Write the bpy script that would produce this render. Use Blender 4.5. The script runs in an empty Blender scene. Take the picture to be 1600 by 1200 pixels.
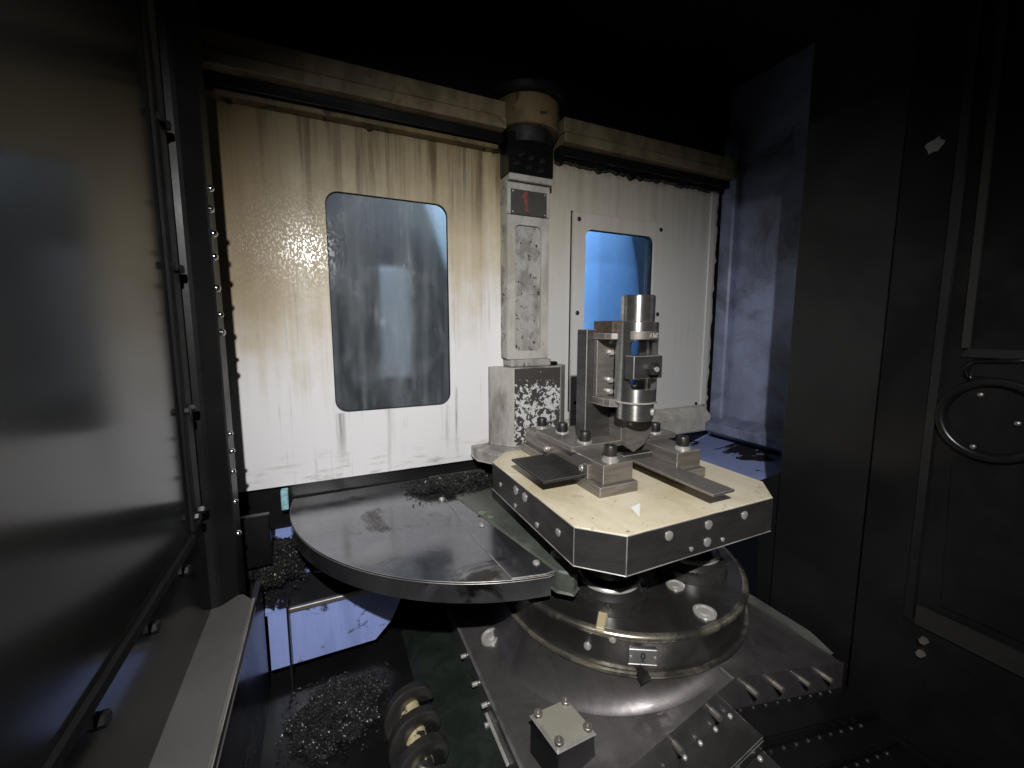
import bpy, bmesh, math, random
from math import sin, cos, pi, radians, sqrt, atan, atan2
from mathutils import Vector, Matrix
random.seed(7)
sc = bpy.context.scene
COL = sc.collection
# ------------------------------------------------------------------ units
# Measures below are in camera-to-pallet heights (u), camera at the origin; S turns them into metres.
S = 0.342
CZ = 1.342
def W(p): return Vector((p[0]*S, p[1]*S, p[2]*S+CZ))
# ------------------------------------------------------------------ camera
FPX = 640.0
HOR = 512.0
PPY = 588.0
PITCH = atan((PPY-HOR)/FPX)
YAW = atan(295/sqrt(FPX**2+(PPY-HOR)**2))
cam = bpy.data.cameras.new('camera'); camo = bpy.data.objects.new('camera', cam)
COL.objects.link(camo); sc.camera = camo
cam.sensor_width = 36; cam.lens = FPX/1600*36
cam.shift_y = -(600-PPY)/1600
cam.clip_start = 0.01; cam.clip_end = 50
camo.location = W((0, 0, 0))
camo.rotation_euler = (pi/2-PITCH, 0, -YAW)
FW = Vector((sin(YAW)*cos(PITCH), cos(YAW)*cos(PITCH), -sin(PITCH)))
RT = Vector((cos(YAW), -sin(YAW), 0)); UP = RT.cross(FW)
def ray(x, y): return FW + RT*((x-800)/FPX) - UP*((y-PPY)/FPX)
def onx(x, y, X): r = ray(x, y); return r*(X/r.x)
def ony(x, y, Y): r = ray(x, y); return r*(Y/r.y)
def onz(x, y, Z): r = ray(x, y); return r*(Z/r.z)
# ------------------------------------------------------------------ light
wd = bpy.data.worlds.new('World'); sc.world = wd; wd.use_nodes = True
wd.node_tree.nodes['Background'].inputs[0].default_value = (0.6, 0.75, 1.0, 1)
wd.node_tree.nodes['Background'].inputs[1].default_value = 0.004
LPOS = (-0.17, -0.60, 1.30)
def spot(name, pos, aim, power, size, blend, rad, col):
    l = bpy.data.lights.new(name, 'SPOT'); l.energy = power; l.spot_size = radians(size)
    l.spot_blend = blend; l.shadow_soft_size = rad; l.color = col
    o = bpy.data.objects.new(name, l); COL.objects.link(o); o.location = W(pos)
    o.rotation_euler = (W(aim)-W(pos)).to_track_quat('-Z', 'Y').to_euler()
    return o
spot('work_lamp', LPOS, (1.15, 2.40, -1.12), 98, 102, 1.0, 0.012, (1.0, 0.985, 0.975))
def area(name, pos, aim, power, sx, sy, col):
    l = bpy.data.lights.new(name, 'AREA'); l.energy = power; l.shape = 'RECTANGLE'; l.size = sx; l.size_y = sy; l.color = col
    o = bpy.data.objects.new(name, l); COL.objects.link(o); o.location = W(pos)
    o.rotation_euler = (W(aim)-W(pos)).to_track_quat('-Z', 'Y').to_euler()
    return o
area('loading_bay_lamp', (2.6, 4.2, 2.9), (2.8, 5.3, 0.0), 30, 1.2, 0.25, (0.86, 0.93, 1.0))
sc.view_settings.view_transform = 'Standard'; sc.view_settings.look = 'None'
sc.view_settings.exposure = 0.0; sc.view_settings.gamma = 1.0
sc.render.engine = 'CYCLES'
sc.cycles.max_bounces = 8; sc.cycles.transparent_max_bounces = 8
sc.cycles.sample_clamp_indirect = 4.0
# ------------------------------------------------------------------ materials
class NT:
    def __init__(s, name):
        s.m = bpy.data.materials.new(name); s.m.use_nodes = True
        s.t = s.m.node_tree; s.n = s.t.nodes; s.b = s.n['Principled BSDF']; s.out = s.n['Material Output']
        s.pos = s.n.new('ShaderNodeNewGeometry').outputs['Position']
    def link(s, a, b): s.t.links.new(a, b)
    def val(s, v, sock):
        if isinstance(v, (int, float)): sock.default_value = v
        elif isinstance(v, tuple): sock.default_value = (*v, 1) if len(v) == 3 and sock.type == 'RGBA' else v
        else: s.link(v, sock)
    def scale(s, sx, sy, sz, off=(0, 0, 0)):
        m = s.n.new('ShaderNodeMapping'); s.link(s.pos, m.inputs[0])
        m.inputs['Scale'].default_value = (sx, sy, sz); m.inputs['Location'].default_value = off
        return m.outputs[0]
    def noise(s, vec, scale=1.0, detail=4, rough=0.55, dist=0.0):
        n = s.n.new('ShaderNodeTexNoise'); s.link(vec, n.inputs['Vector'])
        n.inputs['Scale'].default_value = scale; n.inputs['Detail'].default_value = detail
        n.inputs['Roughness'].default_value = rough; n.inputs['Distortion'].default_value = dist
        return n.outputs['Fac']
    def vor(s, vec, scale, feat='F1'):
        n = s.n.new('ShaderNodeTexVoronoi'); s.link(vec, n.inputs['Vector']); n.feature = feat
        n.inputs['Scale'].default_value = scale; return n.outputs['Distance']
    def ramp(s, fac, a, b, va=0.0, vb=1.0):
        m = s.n.new('ShaderNodeMapRange'); m.interpolation_type = 'SMOOTHSTEP'
        s.link(fac, m.inputs[0]); m.inputs[1].default_value = a; m.inputs[2].default_value = b
        m.inputs[3].default_value = va; m.inputs[4].default_value = vb; return m.outputs[0]
    def math(s, op, a, b=0.0):
        m = s.n.new('ShaderNodeMath'); m.operation = op; s.val(a, m.inputs[0]); s.val(b, m.inputs[1]); return m.outputs[0]
    def mix(s, f, a, b):
        m = s.n.new('ShaderNodeMix'); m.data_type = 'RGBA'; s.val(f, m.inputs[0]); s.val(a, m.inputs[6]); s.val(b, m.inputs[7]); return m.outputs[2]
    def sep(s):
        m = s.n.new('ShaderNodeSeparateXYZ'); s.link(s.pos, m.inputs[0]); return m.outputs
    def bump(s, h, strength, dist=0.002):
        b = s.n.new('ShaderNodeBump'); b.inputs['Strength'].default_value = strength; b.inputs['Distance'].default_value = dist
        s.link(h, b.inputs['Height']); s.link(b.outputs[0], s.b.inputs['Normal']); return b
    def set(s, col=None, rough=None, metal=None, coat=None, coatr=None, spec=None):
        for v, k in ((col, 'Base Color'), (rough, 'Roughness'), (metal, 'Metallic'), (coat, 'Coat Weight'), (coatr, 'Coat Roughness'), (spec, 'Specular IOR Level')):
            if v is not None: s.val(v, s.b.inputs[k])
M = {}
def grim(name, c1, c2, rough=(0.3, 0.5), metal=0.0, sc1=18, sc2=90, stretch=(1, 1, 1), bump=0.15, thr=(0.4, 0.65), coat=0.0, bscale=160, c3=None, thr3=(0.62, 0.68)):
    t = NT(name)
    v = t.scale(*stretch)
    n1 = t.noise(v, sc1, 6, 0.62, 0.4); n2 = t.noise(v, sc2, 3, 0.6)
    c = t.mix(t.ramp(n1, *thr), c1, c2)
    c = t.mix(t.ramp(n2, 0.3, 0.75, 0.0, 0.25), c, c2)
    if c3: c = t.mix(t.ramp(t.noise(t.scale(1, 1, 1, (3, 7, 1)), sc1*1.7, 7, 0.65, 0.6), *thr3), c, c3)
    t.set(c, t.ramp(n1, 0.3, 0.7, rough[0], rough[1]), metal, coat, 0.08)
    if bump: t.bump(t.noise(v, bscale, 4, 0.6), bump, 0.0012)
    M[name] = t.m; return t
grim('black_oily', (0.005, 0.005, 0.0055), (0.008, 0.008, 0.008), (0.27, 0.36), bump=0.06, sc1=5)
grim('black_matt', (0.006, 0.006, 0.0065), (0.009, 0.009, 0.009), (0.42, 0.52), bump=0.05, sc1=4)
grim('black_gloss', (0.012, 0.012, 0.0115), (0.016, 0.0155, 0.014), (0.13, 0.17), bump=0.02, bscale=30, sc1=4)
t = grim('pillar_black', (0.006, 0.006, 0.006), (0.009, 0.009, 0.009), (0.35, 0.5), bump=0.15, sc1=5); t.set(spec=0.22)
grim('rim_black', (0.03, 0.03, 0.03), (0.05, 0.05, 0.05), (0.15, 0.25), metal=0.8, bump=0)
grim('drip_grey', (0.55, 0.53, 0.52), (0.30, 0.285, 0.275), (0.4, 0.5), sc1=60, thr=(0.35, 0.6), bump=0)
grim('strip_grey', (0.05, 0.049, 0.047), (0.03, 0.03, 0.029), (0.5, 0.6), bump=0)
grim('glint_white', (0.85, 0.85, 0.85), (0.8, 0.8, 0.8), (0.5, 0.6), bump=0)
t = grim('rubber', (0.004, 0.004, 0.004), (0.006, 0.006, 0.006), (0.6, 0.8), bump=0.1); t.set(spec=0.15)
grim('dark_steel', (0.13, 0.125, 0.12), (0.085, 0.08, 0.077), (0.34, 0.46), metal=0.75, sc1=12, stretch=(1, 1, 3), bump=0.05)
grim('machined', (0.30, 0.275, 0.25), (0.20, 0.182, 0.165), (0.34, 0.46), metal=0.7, sc1=10, stretch=(1, 1, 8), bump=0.03, bscale=300)
grim('turned', (0.50, 0.49, 0.47), (0.40, 0.39, 0.375), (0.22, 0.28), metal=0.97, sc1=8, stretch=(0.3, 0.3, 10), bump=0.02, bscale=200)
grim('black_oxide', (0.03, 0.03, 0.032), (0.055, 0.05, 0.05), (0.28, 0.45), metal=0.6, bump=0.1)
grim('bright', (0.62, 0.60, 0.57), (0.45, 0.43, 0.40), (0.25, 0.38), metal=0.55, bump=0.05)
grim('rim_oil', (0.46, 0.42, 0.33), (0.10, 0.095, 0.085), (0.22, 0.35), metal=0.8, sc1=14, thr=(0.4, 0.6), bump=0.05)
grim('frame_grey', (0.018, 0.0175, 0.016), (0.012, 0.012, 0.011), (0.4, 0.5), bump=0.05)
grim('worn_edge', (0.45, 0.43, 0.41), (0.22, 0.21, 0.20), (0.3, 0.45), metal=0.5, bump=0)
grim('worn_dark', (0.22, 0.22, 0.22), (0.10, 0.10, 0.10), (0.3, 0.45), metal=0.5, bump=0)
grim('brown_steel', (0.13, 0.095, 0.075), (0.07, 0.05, 0.04), (0.45, 0.6), metal=0.5, stretch=(1, 1, 5))
grim('tread_steel', (0.17, 0.165, 0.16), (0.08, 0.077, 0.075), (0.22, 0.36), metal=0.85, sc1=7, bump=0.08)
grim('saddle_paint', (0.21, 0.195, 0.195), (0.11, 0.10, 0.10), (0.40, 0.54), metal=0.8, sc1=9, bump=0.15, coat=0.3)
grim('disc_steel', (0.18, 0.185, 0.205), (0.30, 0.30, 0.315), (0.09, 0.27), metal=0.9, sc1=4, bump=0.1, bscale=45, c3=(0.05, 0.045, 0.04), thr3=(0.55, 0.66))
grim('oily_green', (0.075, 0.085, 0.07), (0.14, 0.14, 0.128), (0.3, 0.5), metal=0.2, sc1=9, c3=(0.30, 0.45, 0.26), thr3=(0.70, 0.72))
grim('green_base', (0.011, 0.015, 0.012), (0.016, 0.021, 0.017), (0.3, 0.5))
grim('blue_paint', (0.28, 0.325, 0.49), (0.18, 0.205, 0.30), (0.3, 0.5), sc1=2.6, c3=(0.045, 0.047, 0.055), thr3=(0.42, 0.76), bump=0.06)
grim('blue_wet', (0.30, 0.38, 0.75), (0.27, 0.34, 0.66), (0.12, 0.25), sc1=4, c3=(0.012, 0.012, 0.014), thr3=(0.595, 0.615), bump=0.04)
grim('blue_fouled', (0.28, 0.36, 0.70), (0.25, 0.32, 0.62), (0.15, 0.3), sc1=5, c3=(0.012, 0.012, 0.014), thr3=(0.40, 0.43), bump=0.1)
grim('blue_runs', (0.30, 0.38, 0.74), (0.22, 0.28, 0.55), (0.15, 0.3), sc1=12, stretch=(1.6, 1, 0.22), c3=(0.015, 0.015, 0.02), thr3=(0.60, 0.70), bump=0.05, thr=(0.45, 0.75))
grim('blue_puddle', (0.25, 0.31, 0.56), (0.2, 0.25, 0.45), (0.15, 0.3), sc1=4.5, c3=(0.02, 0.02, 0.024), thr3=(0.54, 0.57), bump=0.06)
grim('blue_black', (0.012, 0.013, 0.02), (0.02, 0.022, 0.035), (0.2, 0.3), sc1=4, bump=0.03)
grim('green_scrape', (0.22, 0.33, 0.19), (0.12, 0.17, 0.11), (0.5, 0.6), sc1=60)
grim('bay_blue', (0.24, 0.48, 0.90), (0.19, 0.41, 0.82), (0.3, 0.4), sc1=3, bump=0)
grim('bay_grey', (0.075, 0.086, 0.094), (0.045, 0.053, 0.06), (0.5, 0.6), sc1=3, bump=0)
grim('bay_pale', (0.55, 0.60, 0.68), (0.48, 0.54, 0.6), (0.5, 0.6), sc1=5, bump=0)
grim('bay_sheet', (0.60, 0.78, 0.95), (0.5, 0.68, 0.86), (0.4, 0.5), sc1=5, bump=0)
grim('cream_cap', (0.42, 0.40, 0.33), (0.30, 0.285, 0.235), (0.3, 0.45), metal=0.3, sc1=8)
grim('tab_cream', (0.55, 0.47, 0.28), (0.42, 0.35, 0.21), (0.4, 0.5))
grim('plate_alu', (0.42, 0.41, 0.40), (0.30, 0.29, 0.28), (0.3, 0.4), metal=0.7)
grim('red_paint', (0.28, 0.055, 0.05), (0.14, 0.06, 0.05), (0.5, 0.7), sc1=70)
grim('ink', (0.005, 0.005, 0.005), (0.01, 0.01, 0.01), (0.5, 0.6), bump=0)
grim('sign_grey', (0.10, 0.092, 0.085), (0.07, 0.066, 0.06), (0.4, 0.55), metal=0.3)
grim('pump_cream', (0.55, 0.47, 0.28), (0.40, 0.33, 0.2), (0.4, 0.5), c3=(0.02, 0.02, 0.02), thr3=(0.5, 0.54))
grim('cyan_paint', (0.35, 0.62, 0.70), (0.2, 0.4, 0.45), (0.4, 0.5), sc1=60)
grim('chip', (0.06, 0.058, 0.056), (0.022, 0.022, 0.022), (0.3, 0.5), metal=0.6, bump=0)
grim('grey_sheet', (0.10, 0.097, 0.092), (0.075, 0.072, 0.068), (0.35, 0.5), metal=0.2, sc1=5, c3=(0.03, 0.028, 0.026), thr3=(0.68, 0.72))
grim('chrome_drop', (0.7, 0.7, 0.7), (0.6, 0.6, 0.6), (0.08, 0.15), metal=1.0, bump=0)
# cream painted sheet with oil mist, drips and wet droplets
def panel_mat(name, stain=1.0, drops=True, white=(0.76, 0.75, 0.755)):
    t = NT(name); x, y, z = t.sep()
    n_big = t.noise(t.scale(1, 1, 0.6), 3.2, 5, 0.6)
    streak = t.noise(t.scale(30, 30, 1.1), 1.0, 6, 0.65)
    streak2 = t.noise(t.scale(75, 75, 2.2, (5, 0, 0)), 1.0, 5, 0.6)
    zz = t.math('ADD', z, t.math('MULTIPLY', t.math('SUBTRACT', n_big, 0.5), 0.35))
    zz = t.math('ADD', zz, t.math('MULTIPLY', x, -0.30))
    zz = t.math('ADD', zz, t.math('MULTIPLY', t.math('SUBTRACT', streak, 0.5), 0.45))
    zz = t.math('ADD', zz, t.math('MULTIPLY', t.math('SUBTRACT', t.noise(t.scale(1, 1, 1, (1, 8, 2)), 14, 6, 0.7), 0.5), 0.25))
    c = t.mix(t.ramp(zz, 1.12, 1.52, 0.0, 0.9*stain), white, (0.47, 0.39, 0.235))
    c = t.mix(t.ramp(zz, 1.42, 1.78, 0.0, 0.9*stain), c, (0.27, 0.215, 0.11))
    # brown runs from under the rail
    run = t.math('MULTIPLY', t.ramp(streak, 0.45, 0.62), t.ramp(t.math('ADD', z, t.math('MULTIPLY', streak2, 0.2)), 1.70, 1.96))
    c = t.mix(t.math('MULTIPLY', run, 0.8*stain if drops else 0.12), c, (0.075, 0.038, 0.01))
    topd = t.ramp(t.math('ADD', z, t.math('MULTIPLY', streak2, 0.06)), 1.885, 1.94)
    c = t.mix(t.math('MULTIPLY', topd, 0.8), c, (0.06, 0.035, 0.015))
    left = t.math('MULTIPLY', t.ramp(t.math('ADD', x, t.math('MULTIPLY', streak, 0.10)), 0.0, -0.10), t.ramp(z, 1.2, 1.5))
    c = t.mix(t.math('MULTIPLY', left, 0.6*stain), c, (0.24, 0.15, 0.045))
    # thin grey dirt runs lower down
    low = t.math('MULTIPLY', t.ramp(streak2, 0.56, 0.76), t.ramp(t.noise(t.scale(1, 1, 1, (2, 1, 4)), 7, 3), 0.42, 0.66))
    c = t.mix(t.math('MULTIPLY', low, 0.8 if drops else 0.3), c, (0.22, 0.205, 0.195))
    foot = t.math('MULTIPLY', t.ramp(z, 1.02, 0.92), t.ramp(t.noise(t.scale(14, 14, 60), 1.0, 4), 0.5, 0.72))
    c = t.mix(t.math('MULTIPLY', foot, 0.85), c, (0.36, 0.34, 0.325))
    for xc in (0.035, 0.335, 0.17):
        runm = t.math('MULTIPLY', t.ramp(t.math('ABSOLUTE', t.math('SUBTRACT', t.math('ADD', x, t.math('MULTIPLY', t.math('SUBTRACT', streak2, 0.5), 0.03)), xc)), 0.016, 0.002), t.math('MULTIPLY', t.ramp(z, 1.106, 1.10), t.ramp(z, 0.93, 1.06)))
        c = t.mix(t.math('MULTIPLY', t.math('MULTIPLY', runm, (0.75 if drops and xc != 0.17 else 0.25 if drops else 0.0)), t.ramp(streak2, 0.35, 0.6)), c, (0.20, 0.185, 0.175))
    specks = t.ramp(t.vor(t.scale(1, 1, 0.45), 26), 0.06, 0.035)
    specks = t.math('MULTIPLY', specks, t.ramp(t.noise(t.scale(1, 1, 1, (9, 3, 3)), 5, 2), 0.6, 0.66))
    c = t.mix(specks, c, (0.03, 0.025, 0.02))
    wet = t.math('MULTIPLY', t.math('MULTIPLY', t.ramp(zz, 1.30, 1.48), t.ramp(x, 0.42, 0.15)), t.ramp(t.noise(t.scale(1, 1, 0.5, (6, 6, 6)), 16, 4), 0.3, 0.55, 0.35, 1.0))
    t.set(c, 0.5, 0.0, t.math('ADD', 0.15, t.math('MULTIPLY', wet, 0.8)), t.math('SUBTRACT', 0.26, t.math('MULTIPLY', wet, 0.10)))
    if drops:
        d = t.noise(t.scale(1, 1, 0.6), 190, 3, 0.75)
        dd = t.math('MULTIPLY', t.ramp(d, 0.45, 0.7), t.math('ADD', t.math('MULTIPLY', wet, 1.0), 0.03))
        b = t.bump(dd, 0.12, 0.0022)
        b2 = t.n.new('ShaderNodeBump'); b2.inputs['Strength'].default_value = 1.0; b2.inputs['Distance'].default_value = 0.03
        t.link(dd, b2.inputs['Height']); t.link(b2.outputs[0], t.b.inputs['Coat Normal'])
    else:
        t.bump(t.noise(t.scale(1, 1, 0.5), 25, 3, 0.6), 0.06, 0.003)
    M[name] = t.m
panel_mat('panel_left'); panel_mat('panel_right', 0.5, False, (0.60, 0.59, 0.57))
# beam at the top: cream, strongly fouled
grim('beam_cream', (0.23, 0.185, 0.115), (0.12, 0.092, 0.05), (0.35, 0.5), sc1=12, stretch=(1, 1, 0.5), c3=(0.10, 0.075, 0.04), thr3=(0.58, 0.72))
grim('collar_cream', (0.20, 0.145, 0.07), (0.10, 0.07, 0.03), (0.4, 0.55), sc1=14, stretch=(1, 1, 0.4), c3=(0.03, 0.025, 0.015), thr3=(0.58, 0.63))
grim('post_paint', (0.50, 0.48, 0.44), (0.34, 0.32, 0.28), (0.4, 0.55), sc1=14, stretch=(1, 1, 0.5), c3=(0.12, 0.11, 0.09), thr3=(0.60, 0.74))
grim('post_rough', (0.40, 0.39, 0.36), (0.22, 0.21, 0.19), (0.4, 0.6), sc1=30, stretch=(1, 1, 0.6), c3=(0.02, 0.02, 0.02), thr3=(0.57, 0.62), bump=0.5, bscale=120)
grim('post_base_paint', (0.45, 0.43, 0.40), (0.16, 0.14, 0.125), (0.35, 0.5), sc1=14, stretch=(1, 1, 0.3), bump=0.2)
t = grim('post_chipped', (0.055, 0.05, 0.048), (0.075, 0.07, 0.066), (0.35, 0.5), sc1=14, bump=0.1)
# flaked paint: pale patches, denser towards the foot
_x, _y, _z = t.sep()
_n = t.noise(t.scale(1, 1, 1, (1, 2, 3)), 85, 6, 0.6, 0.5)
_n = t.math('ADD', _n, t.ramp(t.noise(t.scale(1, 1, 1, (4, 4, 4)), 10, 2), 0.3, 0.7, -0.05, 0.06))
_n = t.math('SUBTRACT', _n, t.ramp(_z, 1.14, 1.20, 0.0, 0.2))
_c = t.mix(t.ramp(_n, 0.50, 0.515), (0.06, 0.055, 0.052), (0.62, 0.61, 0.60)); t.set(col=_c)
# pallet top: ground steel under a tan oil film
t = NT('pallet_top')
v = t.scale(1, 1, 1); n1 = t.noise(v, 9, 5, 0.6, 0.5); n2 = t.noise(t.scale(60, 3, 3), 1, 4)
c = t.mix(t.ramp(n1, 0.35, 0.7), (0.74, 0.645, 0.44), (0.88, 0.80, 0.62)); c = t.mix(t.ramp(n2, 0.45, 0.75, 0, 0.25), c, (0.58, 0.49, 0.32))
c = t.mix(t.ramp(t.noise(t.scale(1, 1, 1, (2, 5, 1)), 22, 6, 0.65, 0.8), 0.58, 0.72, 0, 0.7), c, (0.40, 0.32, 0.19))
c = t.mix(t.ramp(t.noise(t.scale(1, 1, 1, (8, 5, 1)), 90, 3, 0.6), 0.66, 0.70, 0, 0.8), c, (0.16, 0.12, 0.07))
t.set(c, t.ramp(n1, 0.3, 0.7, 0.26, 0.38), 0.2, 0.2, 0.12); t.bump(t.noise(t.scale(200, 12, 12), 1, 3), 0.05, 0.001); M['pallet_top'] = t.m
t = grim('turned', (0.62, 0.61, 0.59), (0.50, 0.49, 0.475), (0.26, 0.32), metal=0.95, sc1=8, stretch=(0.3, 0.3, 10), bump=0.02, bscale=200)
_tg = t.n.new('ShaderNodeTangent'); _tg.direction_type = 'RADIAL'; _tg.axis = 'Z'; t.link(_tg.outputs[0], t.b.inputs['Tangent'])
t.b.inputs['Anisotropic'].default_value = 0.8; t.b.inputs['Anisotropic Rotation'].default_value = 0.25
# glass with oil film
def glass_mat(name, tint, film, drops, filmcol=(0.35, 0.38, 0.42), frost=0.0):
    t = NT(name); n = t.n
    fr = n.new('ShaderNodeFresnel'); fr.inputs[0].default_value = 1.5
    tr = n.new('ShaderNodeBsdfRefraction' if frost else 'ShaderNodeBsdfTransparent'); tr.inputs[0].default_value = (*tint, 1)
    if frost: tr.inputs['Roughness'].default_value = frost; tr.inputs['IOR'].default_value = 1.3
    gl = n.new('ShaderNodeBsdfGlossy'); gl.inputs['Roughness'].default_value = 0.12
    df = n.new('ShaderNodeBsdfDiffuse'); df.inputs[0].default_value = (*filmcol, 1)
    m1 = n.new('ShaderNodeMixShader'); m2 = n.new('ShaderNodeMixShader')
    st = t.noise(t.scale(26, 26, 1.4), 1, 6, 0.65); bl = t.noise(t.scale(1, 1, 0.5), 18, 5, 0.65, 0.5)
    f = t.math('MULTIPLY', t.math('ADD', t.ramp(st, 0.35, 0.72, 0.25, 1.2), t.ramp(bl, 0.42, 0.7, 0.0, 0.7)), film)
    t.link(f, m1.inputs[0]); t.link(tr.outputs[0], m1.inputs[1]); t.link(df.outputs[0], m1.inputs[2])
    t.link(fr.outputs[0], m2.inputs[0]); t.link(m1.outputs[0], m2.inputs[1]); t.link(gl.outputs[0], m2.inputs[2])
    b = n.new('ShaderNodeBump'); b.inputs['Strength'].default_value = drops; b.inputs['Distance'].default_value = 0.006
    x, y, z = t.sep()
    d = t.ramp(t.noise(t.scale(1, 1, 0.7), 170, 3, 0.7), 0.48, 0.70)
    t.link(t.math('MULTIPLY', d, t.ramp(x, 0.27, 0.06, 0.02, 1.0)), b.inputs['Height'])
    t.link(b.outputs[0], gl.inputs['Normal'])
    t.link(m2.outputs[0], t.out.inputs['Surface']); n.remove(t.b); M[name] = t.m
glass_mat('glass_dirty', (0.90, 0.93, 0.95), 0.19, 1.0, (0.42, 0.46, 0.50), 0.24)
glass_mat('glass_clear', (0.85, 0.92, 0.97), 0.03, 0.05)
# ------------------------------------------------------------------ mesh helpers (all in u)
ORG = {}
EDGE = {'machined': 'worn_edge', 'dark_steel': 'worn_edge', 'disc_steel': 'worn_edge', 'saddle_paint': 'worn_dark', 'black_oxide': 'worn_dark', 'tread_steel': 'worn_dark', 'cream_cap': 'worn_edge'}
def obj(name, bm, mat, parent=None, smooth=False, **props):
    bmesh.ops.recalc_face_normals(bm, faces=bm.faces)
    pts = [W(v.co) for v in bm.verts]
    lo = [min(p[i] for p in pts) for i in range(3)]; hi = [max(p[i] for p in pts) for i in range(3)]
    o3 = Vector(((lo[0]+hi[0])/2, (lo[1]+hi[1])/2, lo[2]))
    for v, p in zip(bm.verts, pts): v.co = p-o3
    me = bpy.data.meshes.new(name); bm.to_mesh(me); bm.free()
    if smooth:
        me.shade_smooth()
        if smooth is not True: me.set_sharp_from_angle(angle=radians(smooth))
    mats = list(mat) if isinstance(mat, (list, tuple)) else [mat]
    if len(mats) == 1 and mat in EDGE: mats.append(EDGE[mat])
    if len(mats) == 1: me.polygons.foreach_set('material_index', [0]*len(me.polygons))
    for m_ in mats: me.materials.append(M[m_])
    o = bpy.data.objects.new(name, me); COL.objects.link(o)
    ORG[o.name] = o3
    if parent: o.parent = parent; o.location = o3-ORG[parent.name]
    else: o.location = o3
    for k, v_ in props.items(): o[k] = v_
    return o
def thing(name, base, label, cat, group=None):
    o = bpy.data.objects.new(name, None); COL.objects.link(o); o.empty_display_size = 0.05
    ORG[o.name] = W(base); o.location = ORG[o.name]; o['label'] = label; o['category'] = cat
    if group: o['group'] = group
    return o
def tag(o, label, cat, group=None):
    o['label'] = label; o['category'] = cat
    if group: o['group'] = group
    return o
def struct(o): o['kind'] = 'structure'; return o
def BM(): return bmesh.new()
def bev(bm, geom_faces, off, seg=1):
    es = set(e for f in geom_faces for e in f.edges)
    bm.normal_update(); es = [e for e in es if len(e.link_faces) < 2 or e.calc_face_angle(1.0) > 0.35]
    if off > 0: bmesh.ops.bevel(bm, geom=es, offset=off, segments=seg, affect='EDGES', clamp_overlap=True, material=1)
def box(bm, x0, x1, y0, y1, z0, z1, b=0.003):
    vs = [bm.verts.new((x, y, z)) for z in (z0, z1) for y in (y0, y1) for x in (x0, x1)]
    fs = [bm.faces.new([vs[i] for i in q]) for q in ((0, 1, 3, 2), (4, 6, 7, 5), (0, 4, 5, 1), (2, 3, 7, 6), (0, 2, 6, 4), (1, 5, 7, 3))]
    bev(bm, fs, b); return bm
def ax(a, p, h):   # 2D point p in the plane across axis a, at height h along it
    return {'z': (p[0], p[1], h), 'y': (p[0], h, p[1]), 'x': (h, p[0], p[1])}[a]
def prism(bm, pts, axis, a0, a1, b=0.0):
    lo = [bm.verts.new(ax(axis, p, a0)) for p in pts]; hi = [bm.verts.new(ax(axis, p, a1)) for p in pts]
    n = len(pts); fs = [bm.faces.new(lo), bm.faces.new(hi)]
    fs += [bm.faces.new((lo[i], lo[(i+1) % n], hi[(i+1) % n], hi[i])) for i in range(n)]
    bev(bm, fs, b); return bm
def hexa(bm, c8, b=0.0):  # eight corners: bottom four, top four
    vs = [bm.verts.new(c) for c in c8]
    fs = [bm.faces.new([vs[i] for i in q]) for q in ((0, 1, 2, 3), (4, 5, 6, 7), (0, 1, 5, 4), (1, 2, 6, 5), (2, 3, 7, 6), (3, 0, 4, 7))]
    bev(bm, fs, b); return bm
def lathe(bm, prof, c, axis='z', seg=48, a0=0.0, a1=2*pi):
    full = abs(a1-a0-2*pi) < 1e-6; k = seg if full else seg+1
    rings = []
    for r, h in prof:
        rings.append([bm.verts.new(Vector(ax(axis, (r*cos(a0+(a1-a0)*i/seg), r*sin(a0+(a1-a0)*i/seg)), h))+Vector(c)) for i in range(k)])
    for A, B in zip(rings, rings[1:]):
        for i in range(seg):
            j = (i+1) % k
            try: bm.faces.new((A[i], A[j], B[j], B[i]))
            except ValueError: pass
    bmesh.ops.remove_doubles(bm, verts=bm.verts, dist=1e-6)
    return bm
def tube(bm, path, r, seg=8, cap=True):
    path = [Vector(p) for p in path]; rings = []
    for i, p in enumerate(path):
        d = (path[min(i+1, len(path)-1)]-path[max(i-1, 0)]).normalized()
        a = Vector((0, 0, 1)) if abs(d.z) < 0.9 else Vector((1, 0, 0))
        u = d.cross(a).normalized(); v = d.cross(u)
        rr = r[i] if isinstance(r, (list, tuple)) else r
        rings.append([bm.verts.new(p+u*rr*cos(2*pi*k/seg)+v*rr*sin(2*pi*k/seg)) for k in range(seg)])
    for A, B in zip(rings, rings[1:]):
        for k in range(seg): bm.faces.new((A[k], A[(k+1) % seg], B[(k+1) % seg], B[k]))
    if cap: bm.faces.new(rings[0]); bm.faces.new(rings[-1])
    return bm
def rrect(x0, x1, z0, z1, r, n=6):
    out = []
    for cx, cz, a in ((x1-r, z1-r, 0), (x0+r, z1-r, pi/2), (x0+r, z0+r, pi), (x1-r, z0+r, 3*pi/2)):
        out += [(cx+r*cos(a+pi/2*i/n), cz+r*sin(a+pi/2*i/n)) for i in range(n+1)]
    return out
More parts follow.
